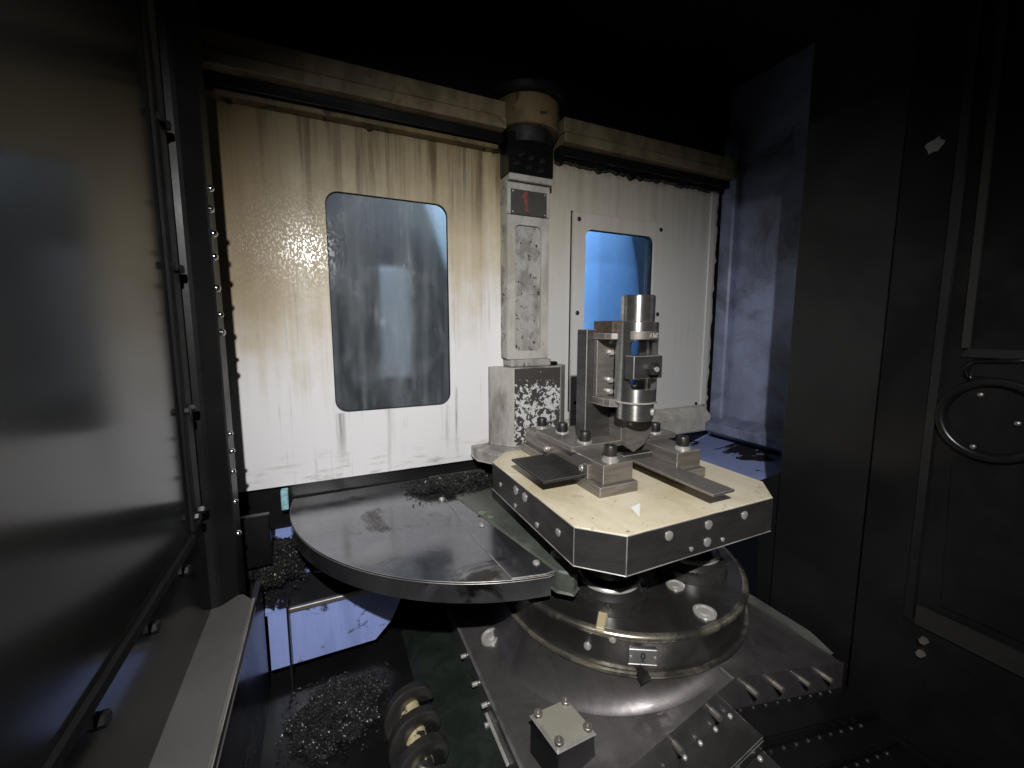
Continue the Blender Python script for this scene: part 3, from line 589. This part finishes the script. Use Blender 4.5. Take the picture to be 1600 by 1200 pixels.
# ================================================================== WAY COVERS (stepped roof plates in front)
def waycover(label, y0, y1, z0, pins):
    t_ = thing('way_cover', (PK, (y0+y1)/2, ZF), label, 'way cover', 'telescopic way covers in front of the saddle')
    for s_ in (-1, 1):
        xe = PK+s_*1.15; zz = z0-SL*1.15
        bm = BM(); hexa(bm, [(PK, y0, z0-0.02), (xe, y0, zz-0.02), (xe, y1, zz-0.02), (PK, y1, z0-0.02), (PK, y0, z0), (xe, y0, zz), (xe, y1, zz), (PK, y1, z0)], 0.003)
        sl = obj('sloping_sheet', bm, 'tread_steel' if s_ < 0 else 'black_oily', t_)  # right slope turned from the light: shade put into its darker materials
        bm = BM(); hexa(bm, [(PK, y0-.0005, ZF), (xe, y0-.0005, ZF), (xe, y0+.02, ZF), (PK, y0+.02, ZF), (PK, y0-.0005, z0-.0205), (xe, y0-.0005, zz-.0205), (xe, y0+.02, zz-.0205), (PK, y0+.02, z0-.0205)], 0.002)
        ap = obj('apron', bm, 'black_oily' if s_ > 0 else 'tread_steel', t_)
        for k in range(9):
            x = PK+s_*(0.04+0.105*k)
            screw('edge_screw', (x, y1-0.015, z0-SL*abs(x-PK)), 0.013, 0.011, 'bright' if s_ < 0 else 'black_oxide', sl, 'dome', (s_*SL, 0, 1))  # right slope's screws: shade put into the darker material too
    return t_
waycover('stepped roof shaped cover plate directly below the saddle edge', 1.112, 1.277, -1.995, 0)
waycover('lower roof shaped cover plate, second step from the saddle', 0.985, 1.110, -2.066, 0)
waycover('lowest roof shaped cover plate, third step from the saddle', 0.80, 0.983, -2.115, 0)
# pins on the saddle front face
for x, s_ in ((1.70, -1), (1.45, -1), (1.2, -1), (1.98, 1), (2.2, 1), (2.45, 1), (2.68, 1)):
    z = rz(x)-0.06
    bm = BM(); tube(bm, [(x, 1.279, z), (x, 1.225, z)], 0.017, 10); obj('front_pin', bm, 'machined', sd, 40)
# ================================================================== FIXTURE
fx = thing('fixture', (1.85, 2.4, -1.0), 'steel clamping fixture of stacked bars and plate bolted on the pallet', 'fixture')
for x0, x1, bx0, bx1 in ((1.43, 1.715, 1.468, 1.69), (2.02, 2.297, 2.055, 2.268)):
    bm = BM(); box(bm, x0, x1, 1.882, 2.945, -0.9995, -0.935, 0.0028); obj('base_strip', bm, 'machined', fx)
    bm = BM(); box(bm, bx0, bx1, 1.905, 2.935, -0.9345, -0.812, 0.0028); bl = obj('riser_bar', bm, 'machined', fx)
bm = BM(); box(bm, 1.432, 2.345, 2.195, 2.69, -0.8115, -0.773, 0.0028); obj('cross_plate', bm, 'machined', fx)
def bolt(x, y, z, wash=1):
    for k in range(wash):
        bm = BM(); r = .052-.006*k; z_ = z+.0125*k
        lathe(bm, [(0.0, z_), (r, z_), (r, z_+.0095), (r-.004, z_+.0125), (0.0, z_+.0125)], (x, y, 0), seg=32); obj('washer', bm, 'bright', fx, 30)
    screw('cap_screw', (x, y, z+.0125*wash), 0.04, 0.062, 'black_oxide', fx, 'socket')
for x, y, z, w_ in ((1.575, 2.86, -.812, 2), (1.575, 2.545, -.773, 1), (1.58, 2.265, -.773, 1), (2.20, 2.262, -.773, 1), (2.20, 2.545, -.773, 1), (1.562, 1.965, -.812, 3), (2.165, 1.965, -.812, 2), (2.165, 2.86, -.812, 2)): bolt(x, y, z, w_)
# keeper strip and screws on the flank of the left bar
bm = BM(); box(bm, 1.437, 1.4675, 2.02, 2.07, -.9345, -.84, .003); obj('keeper', bm, 'machined', fx)
for y in (2.10, 2.56): screw('keeper_screw', (1.467, y, -.885), 0.022, 0.03, 'bright', fx, 'socket', (-1, 0, 0))
# flat bars sticking out
a1 = tag(obj('flat_bar', box(BM(), 1.138, 1.4675, 2.035, 2.495, -.915, -.900, .002), 'black_oxide'), 'wide blued steel plate jutting over the pallet edge beside the guard', 'steel plate')
a2 = tag(obj('flat_bar', box(BM(), 1.882, 2.054, 1.485, 2.55, -.915, -.900, .002), 'machined'), 'long narrow steel strip jutting out between the two fixture bars', 'steel strip')
bm = BM(); box(bm, 1.80, 2.0545, 2.12, 2.18, -.8995, -.86, .004); obj('strip_keeper', bm, 'dark_steel', fx)
# upright riser with bracket
up = thing('upright_bracket', (1.8, 2.35, -.773), 'upright steel plate with flanged holder standing on the fixture', 'bracket')
bm = BM(); box(bm, 1.628, 1.93, 2.332, 2.45, -.7725, -.012, .004); obj('upright', bm, 'dark_steel', up)
bm = BM(); prism(bm, [(1.832, -.595), (2.05, -.595), (2.05, -.72), (1.99, -.80), (1.90, -.845), (1.832, -.80)], 'y', 2.142, 2.194, .004); rb = obj('front_rib', bm, 'machined', up)
bm = BM(); box(bm, 1.832, 2.045, 2.1945, 2.3315, -.7725, -.595, .003); obj('rib_block', bm, 'machined', up)
p = ony(986, 662, 2.142); screw('rib_screw', (p.x, 2.142, p.z), .012, .006, 'bright', rb, 'dome', (0, -1, 0)); 
bm = BM(); box(bm, 1.685, 1.86, 2.29, 2.3315, -.47, -.075, .003); obj('holder_web', bm, 'machined', up)
bm = BM(); prism(bm, [(1.678, 2.331), (1.86, 2.331), (1.86, 2.08), (1.80, 2.08), (1.70, 2.16), (1.678, 2.2)], 'z', -.0745, -.035, .003); obj('holder_flange', bm, 'machined', up)
bm = BM(); prism(bm, [(1.678, 2.331), (1.86, 2.331), (1.86, 2.08), (1.80, 2.08), (1.70, 2.16), (1.678, 2.2)], 'z', -.52, -.471, .003); obj('holder_flange', bm, 'machined', up)
for z in (-.09, -.17, -.36, -.44): screw('holder_screw', (1.79, 2.289, z), .02, .03, 'bright', up, 'hex', (0, -1, 0))
bm = BM(); box(bm, 1.70, 1.845, 2.15, 2.36, -.0345, .045, .004); obj('packing_block', bm, 'brown_steel', up)
# ================================================================== WORKPIECE
CX, CY = 1.858, 2.10
wp = thing('workpiece', (CX, CY, -.605), 'turned steel cylinder with side window clamped upright in the fixture', 'workpiece')
bm = BM(); lathe(bm, [(0.0, -.60), (.112, -.60), (.121, -.592), (.121, -.487), (0, -.487)], (CX, CY, 0), seg=72); cup = obj('lower_cup', bm, 'turned', wp, 30)
bm = BM(); lathe(bm, [(0.0, .035), (.104, .035), (.107, .04), (.107, .198), (.100, .205), (0, .205)], (CX, CY, 0), seg=72); obj('upper_spigot', bm, 'turned', wp, 30)
# windowed sleeve: polar grid with the opening left out
ro, ri = .134, .100; NA = 144
wc = atan2(-0.97, -0.24); hw = radians(47)
zs = sorted(set([-.486, -.478, -.43] + [-.40+.008*k for k in range(42)] + [-.06, -.058, .02, .034]))
zw0, zw1 = -.395, -.075
def inwin(a, z):
    for c, h in ((wc, hw), (wc+pi, radians(38))):
        dd = abs((a-c+pi) % (2*pi)-pi)
        if dd < h and zw0 < z < zw1:
            ex = max(0, dd*ro-(h*ro-.045)); ez = max(0, abs(z-(zw0+zw1)/2)-((zw1-zw0)/2-.045))
            if ex*ex+ez*ez < .045**2: return True
    return False
bm = BM(); V = {}
def vv(i, j, r, dz=0):
    k = (i % NA, j, r)
    if k not in V:
        a = 2*pi*i/NA; V[k] = bm.verts.new((CX+r*cos(a), CY+r*sin(a), zs[j]))
    return V[k]
cell = {}
for i in range(NA):
    for j in range(len(zs)-1):
        cell[(i, j)] = not inwin(2*pi*(i+.5)/NA, (zs[j]+zs[j+1])/2)
for (i, j), on in cell.items():
    if not on: continue
    bm.faces.new((vv(i, j, ro), vv(i+1, j, ro), vv(i+1, j+1, ro), vv(i, j+1, ro)))
    bm.faces.new((vv(i, j, ri), vv(i, j+1, ri), vv(i+1, j+1, ri), vv(i+1, j, ri)))
    if not cell.get(((i+1) % NA, j), True): bm.faces.new((vv(i+1, j, ro), vv(i+1, j, ri), vv(i+1, j+1, ri), vv(i+1, j+1, ro)))
    if not cell.get(((i-1) % NA, j), True): bm.faces.new((vv(i, j, ro), vv(i, j+1, ro), vv(i, j+1, ri), vv(i, j, ri)))
    if not cell.get((i, j+1), False): bm.faces.new((vv(i, j+1, ro), vv(i+1, j+1, ro), vv(i+1, j+1, ri), vv(i, j+1, ri)))
    if not cell.get((i, j-1), False): bm.faces.new((vv(i, j, ro), vv(i, j, ri), vv(i+1, j, ri), vv(i+1, j, ro)))
slv = obj('windowed_sleeve', bm, 'turned', wp, 35)
bm = BM(); lathe(bm, [(.128, -.487), (.1365, -.485), (.1365, -.474), (.128, -.472)], (CX, CY, 0), seg=72); obj('sleeve_bead', bm, 'bright', wp, 40)
bm = BM(); lathe(bm, [(0, -.42), (.099, -.42), (.099, -.41), (0, -.41)], (CX, CY, 0), seg=40); obj('inner_seat', bm, 'cream_cap', wp, 30)
# stamped pad above the window with worn raised characters
def oncyl(a, z, r): return Vector((CX+r*cos(a), CY+r*sin(a), z))
bm = BM(); A = [wc-hw*.95+hw*1.9*i/20 for i in range(21)]
rows = [[bm.verts.new(oncyl(a, z, r)) for a in A] for z, r in ((-.072, .1345), (-.072, .1365), (-.022, .1365), (-.022, .1345))]
for P, Q in zip(rows, rows[1:]):
    for i in range(20): bm.faces.new((P[i], P[i+1], Q[i+1], Q[i]))
pad = obj('stamped_pad', bm, 'machined', wp, 40)
for k, segs in enumerate((((0, 0, .5, 1), (.5, 1, 1, 0), (.25, .4, .75, .4)), ((0.2, .8, .5, 1), (.5, 1, .5, 0)), ((1, 1, 0, .6), (0, .6, 0, 0), (0, 0, 1, 0), (1, 0, 1, .45), (1, .45, 0, .45)), ((0, 0, 0, 1), (0, .5, 1, 1), (0, .5, 1, 0)))):
    bm = BM()
    for a, b, c, d_ in segs:
        f = lambda u, v: oncyl(wc+hw*(.12+.2*k)+u*.13, -.062+v*.028, .1375)
        tube(bm, [f(a, b), f((a+c)/2, (b+d_)/2), f(c, d_)], .0022, 5)
    obj('stamped_character', bm, 'bright', pad)
p = Vector((CX+.06, CY-.105, -.545))
nn = Vector((.06, -.105, 0)).normalized()
bm = BM(); tube(bm, [p+nn*-.02, p+nn*.012], .024, 16); obj('cup_grub_screw', bm, 'bright', cup, 40)
# clamp plate with nut across the window
cl = thing('clamp_plate', (1.815, 1.98, -.31), 'rectangular clamp plate with hex nut across the workpiece window', 'clamp')
bm = BM(); box(bm, 1.705, 1.935, 1.945, 2.03, -.315, -.172, .004); cp = obj('plate', bm, 'dark_steel', cl)
p = ony(1016, 576, 1.945)
bm = BM(); lathe(bm, [(0, 0), (.044, 0), (.044, -.01), (0, -.01)], (p.x, 1.944, p.z), 'y', 28); obj('washer', bm, 'dark_steel', cl, 30)
screw('hex_nut', (p.x, 1.934, p.z), .042, .04, 'black_oxide', cl, 'hex', (0, -1, 0))
bm = BM(); tube(bm, [(p.x, 2.1, p.z), (p.x, 1.885, p.z)], .016, 14); obj('stud', bm, 'bright', cl, 40)
bm = BM(); box(bm, CX-.05, CX+.05, 2.03, 2.16, -.30, -.19, .004); obj('clamp_tongue', bm, 'dark_steel', cl)
# ================================================================== LEFT PILLAR, LEDGE, CHUTE
pi_ = thing('corner_pillar', (-.6, 2.4, -1.55), 'black oily corner pillar with studs beside the cream panel', 'pillar')
bm = BM(); prism(bm, [(-.70, 2.605), (-.64, 2.605), (-.60, 2.61), (-.518, 2.70), (-.518, 2.86), (-.70, 2.86)], 'z', -1.9, 2.74, .01); pb = obj('pillar_body', bm, 'pillar_black', pi_)
for py in (275, 313, 352, 393, 446, 490, 520, 690, 720, 752, 802, 856):
    x_ = 318+(py-275)*.085; p = ony(x_, py, 2.56); screw('stud', (-.519, 2.73+random.random()*.06, p.z), .014+random.random()*.008, .022, 'chrome_drop', pb, 'dome', (1, -.3, 0))
bm = BM(); box(bm, -.66, -.54, 2.50, 2.72, 1.72, 1.96, .03); obj('pillar_bracket', bm, 'black_oxide', pi_)
lg = tag(obj('ledge_sheet', prism(BM(), [(-.436, 1.0), (-.436, 2.60), (-.50, 2.69), (-.70, 2.72), (-.70, 1.0)], 'z', -1.60, -1.55, .006), 'grey_sheet'), 'flat grey ledge sheet at the foot of the black side wall', 'ledge')
bm = BM(); box(bm, -.445, -.43, 1.0, 2.6, -1.546, -1.535, .003); obj('rolled_edge', bm, 'machined', lg)
ch = struct(obj('chute_side', box(BM(), -.47, -.44, .5, 2.9, ZF, -1.605, 0), 'blue_black'))
# sloping shelf and blue riser behind the trough
bm = BM(); prism(bm, [(3.655, -1.62), (3.655, -1.70), (2.99, -1.92), (2.99, -1.89)], 'x', -.70, 1.2); struct(obj('chute_slope', bm, 'blue_fouled'))
bm = BM(); prism(bm, [(-.43, -2.30), (.24, -2.30), (.36, -2.18), (.45, -1.99), (.45, -1.895), (-.43, -1.895)], 'y', 2.96, 2.988); ri_ = struct(obj('chute_riser', bm, 'blue_runs'))
bm = BM(); box(bm, -.30, .45, 2.935, 2.959, -1.905, -1.875, .004); obj('fold_bead', bm, 'machined', ri_)
bm = BM(); box(bm, -.31, -.298, 2.86, 2.957, ZF, -1.80, .002); struct(obj('trough_side', bm, 'black_oily'))
bm = BM(); box(bm, -.66, -.40, 3.10, 3.15, -1.62, -1.26, .004); tag(obj('splash_plate', bm, 'black_oily'), 'dark upright plate at the left foot of the cream panel', 'plate')
p = ony(446, 775, 3.55)
bm = BM(); box(bm, p.x-.03, p.x+.02, 3.52, 3.59, -1.42, -1.262, .006); tag(obj('rubber_wiper', bm, 'cyan_paint'), 'small pale cyan wiper strip under the cream panel', 'wiper')
# green machine bed between auger and saddle
bm = BM(); prism(bm, [(.45, ZF), (.50, -2.36), (.774, -2.30), (.774, ZF)], 'y', .8, 3.3, 0); struct(obj('machine_bed', bm, 'green_base'))
# ================================================================== CHIP AUGER
au = thing('chip_auger', (.36, 1.8, -2.42), 'screw conveyor with helical steel flights beside the saddle', 'auger')
AX, AZ, AR = .352, -2.25, .15
bm = BM(); tube(bm, [(AX, .9, AZ), (AX, 2.28, AZ)], .062, 20); obj('shaft', bm, 'pump_cream', au, 40)
bm = BM(); n = 260; pitch = .175; prev = None
for i in range(n+1):
    y = 2.28-i*(1.38/n); a = 2*pi*(2.28-y)/pitch; ring = []
    for r, dy in ((.058, .02), (AR-.012, .030), (AR, .022), (AR, -.022), (AR-.012, -.030), (.058, -.02)):
        ring.append(bm.verts.new((AX+r*cos(a), y+dy, AZ+r*sin(a))))
    if prev:
        for k in range(6): bm.faces.new((prev[k], prev[(k+1) % 6], ring[(k+1) % 6], ring[k]))
    else: bm.faces.new(ring)
    prev = ring
bm.faces.new(prev); obj('flight', bm, 'tread_steel', au, 50)
# dark hose at the trough's left
hs = tag(obj('coolant_pipe', tube(BM(), [(-.385, .9, -2.15), (-.385, 1.6, -2.17), (-.385, 2.05, -2.19), (-.385, 2.12, -2.25), (-.385, 2.13, -2.42)], .05, 16), 'black_oily', None, 40), 'black coolant pipe lying along the left side of the trough', 'pipe')
# ================================================================== RIGHT SIDE: column cover
rc = thing('column_cover', (3.03, 1.0, ZF), 'tall black machine column cover with round lid and recessed panels', 'machine cover')
XR = 3.0
bm = BM(); box(bm, XR, XR+.12, -.6, 1.29, ZF, 2.74, 0.006); obj('cover_sheet', bm, 'black_oily', rc)
bm = BM(); box(bm, XR+.06, XR+.14, 1.31, 1.86, ZF, 2.74, 0.006); obj('rear_sheet', bm, 'black_matt', rc)
def yz(px, py, X=XR): p = onx(px, py, X); return (p.y, p.z)
def strip(name, pts, x0, x1, mat, b=.004): return obj(name, prism(BM(), pts, 'x', x0, x1, b), mat, rc)
strip('frame_bar', [(1.07, 2.6), (1.045, 2.6), (1.02, -1.66), (1.05, -1.66)], XR-.02, XR-.0005, 'black_matt')
strip('frame_bar', [(.985, 2.6), (.965, 2.6), (.93, -.10), (.955, -.10)], XR-.016, XR-.0005, 'frame_grey')
strip('frame_bar', [(.93, -.11), (.0, -.11), (.0, -.145), (.95, -.145)], XR-.014, XR-.0005, 'black_matt')
strip('slot_recess', [(p_[0], p_[1]) for p_ in rrect(.3, .945, -.255, -.165, .03)], XR-.010, XR-.0005, 'black_oily')
bm = BM(); lathe(bm, [(0, -.003), (.168, -.003), (.17, 0)], (XR, .815, -.455), 'x', 64); lid = obj('round_lid', bm, 'black_oily', rc, 30)
for px, py in ((1532, 617), (1520, 698), (1590, 662)):
    y_, z_ = yz(px, py, XR-.01); screw('lid_screw', (XR-.008, y_, z_), .013, .012, 'machined', lid, 'dome', (-1, 0, 0))
bm = BM(); lathe(bm, [(.164, -.002), (.172, -.03), (.185, -.038), (.205, -.034), (.212, -.018), (.214, .002)], (XR, .815, -.455), 'x', 64); obj('lid_rim', bm, 'black_oily', rc, 50)
def rim(pts, r=.016):
    P = [Vector((XR-.016, *yz(px, py, XR-.016))) for px, py in pts]
    return obj('recess_rim', tube(BM(), P, r, 8), 'rim_black', rc, True)
rim([(1640, 563), (1580, 564), (1524, 565), (1514, 568), (1511, 576), (1512, 587), (1518, 591), (1535, 592), (1562, 597), (1590, 606), (1620, 618)], .012)
strip('lower_panel', [(.935, -.69), (.2, -.69), (.2, -1.50), (.905, -1.50)], XR-.012, XR-.0005, 'black_oily')
strip('frame_bar', [(1.00, -1.56), (.2, -1.56), (.2, -1.67), (1.00, -1.67)], XR-.018, XR-.0005, 'frame_grey')
y_, z_ = yz(1445, 1000); screw('hex_bolt', (XR-.001, y_, z_), .02, .03, 'machined', rc, 'hex', (-1, 0, 0))
y_, z_ = yz(1440, 1020); screw('hex_bolt', (XR-.001, y_, z_), .02, .03, 'machined', rc, 'hex', (-1, 0, 0))
# paint chip
y_, z_ = yz(1460, 225)
bm = BM(); pts = [(y_+.04*(.5+.6*random.random())*cos(a*pi/6), z_+.05*(.4+.7*random.random())*sin(a*pi/6)) for a in range(12)]
strip('bare_patch', pts, XR-.003, XR-.0005, 'plate_alu', 0)
# black skirt between pallet and right wall
sk = [yz(px, py, 3.1) for px, py in ((1188, 752), (1222, 738), (1240, 722), (1262, 770), (1276, 830), (1300, 850), (1345, 1000), (1345, 1075), (1180, 1075))]
tag(obj('chip_skirt', prism(BM(), sk, 'x', 3.1, 3.16, .006), 'black_matt'), 'black bent sheet skirt between pallet and blue side wall', 'skirt')
gs = tag(obj('guide_strip', prism(BM(), [(1.35, -2.12), (2.3, -2.12), (2.3, -2.07), (1.5, -2.07)], 'x', 2.905, 2.94, .003), 'oily_green'), 'worn green strip along the right edge of the saddle', 'strip')
# ================================================================== LOADING BAY OBJECTS
bcv = thing('blue_cover', (4.2, 5.0, -2.4), 'bright blue rounded machine cover seen through the framed window', 'machine cover')
bm = BM(); prism(bm, [(3.2, 5.5), (3.2, 4.9), (3.5, 4.75), (4.35, 4.75), (4.42, 4.78), (4.48, 4.86), (4.5, 4.95), (4.5, 5.5)], 'z', -2.39, 2.6, .02); obj('cover_shell', bm, 'bay_blue', bcv, 40)
bm = BM(); box(bm, 4.52, 5.6, 4.95, 5.5, -2.39, 2.6, .01); tag(obj('grey_cabinet', bm, 'bay_pale'), 'pale grey cabinet beside the blue cover behind the framed window', 'cabinet')
bm = BM(); box(bm, .62, .98, 5.2, 5.58, -.62, .72, .02); tag(obj('reflection_panel', bm, 'bay_pale'), 'pale upright panel standing in for a reflection in the oily dark window', 'panel')  # added panel behind the glass, imitates a pale reflection in the pane
bm = BM(); prism(bm, [(1.0, 1.9), (1.9, 1.9), (1.9, -.1), (1.55, .35)], 'y', 5.0, 5.05); tag(obj('slanted_sheet', bm, 'bay_sheet'), 'pale blue slanted sheet behind the upper corner of the oily window', 'sheet')
# ================================================================== CHIPS
def chips(name, label, fn, n, sz, seed):
    rnd = random.Random(seed); bm = BM()
    for _ in range(n):
        c = fn(rnd); L = sz*(.5+rnd.random())*(4 if rnd.random() < .02 else 1); cr = sz*(.18+.3*rnd.random()); turns = .6+1.6*rnd.random(); w = sz*(.10+.12*rnd.random())
        q = Matrix.Rotation(rnd.random()*2*pi, 3, 'Z') @ Matrix.Rotation((rnd.random()-.5)*1.5, 3, 'X')
        prev = None; m_ = 7; ph = rnd.random()*6.28
        for i in range(m_):
            a = ph+turns*2*pi*i/(m_-1); u = (i/(m_-1)-.5)*L
            p0 = c+q@Vector((u-w, cr*cos(a), cr*sin(a))); p1 = c+q@Vector((u+w, cr*cos(a)*.9, cr*sin(a)*.9))
            v = (bm.verts.new(p0), bm.verts.new(p1))
            if prev: bm.faces.new((prev[0], prev[1], v[1], v[0]))
            prev = v
    o = obj(name, bm, 'chip', kind='stuff'); tag(o, label, 'metal chips'); return o
def pile(cx, cy, rx, ry, z, h, tilt=(0, 0)):
    def f(r):
        while True:
            a, b = r.uniform(-1, 1), r.uniform(-1, 1); d2 = a*a+b*b
            th = atan2(b, a); lim = .80+.09*sin(2*th+cx*9)+.07*sin(5*th+cy*7)+.06*sin(9*th)+.12*(r.random()-.5)
            if d2 < lim*lim and r.random() < 1.1-d2*.8: break
            if d2 > .6 and r.random() < .02: break
        t_ = max(0, 1-d2)
        return Vector((cx+a*rx, cy+b*ry, z+h*t_*(.5+.5*r.random())+tilt[0]*a*rx+tilt[1]*b*ry+.008))
    return f
chips('chip_pile', 'heap of curled dark chips on the trough floor beside the auger', pile(-.03, 2.56, .34, .32, ZF, .06), 7000, .0165, 1)
chips('chip_pile', 'dark chips heaped at the left foot of the cream panel', pile(-.42, 3.25, .24, .27, -1.72, .10, (0, .3)), 5000, .0165, 2)
chips('chip_pile', 'black chips heaped between half round guard and post foot', pile(1.0, 3.33, .46, .28, DZ+.0, .075), 6500, .0165, 3)
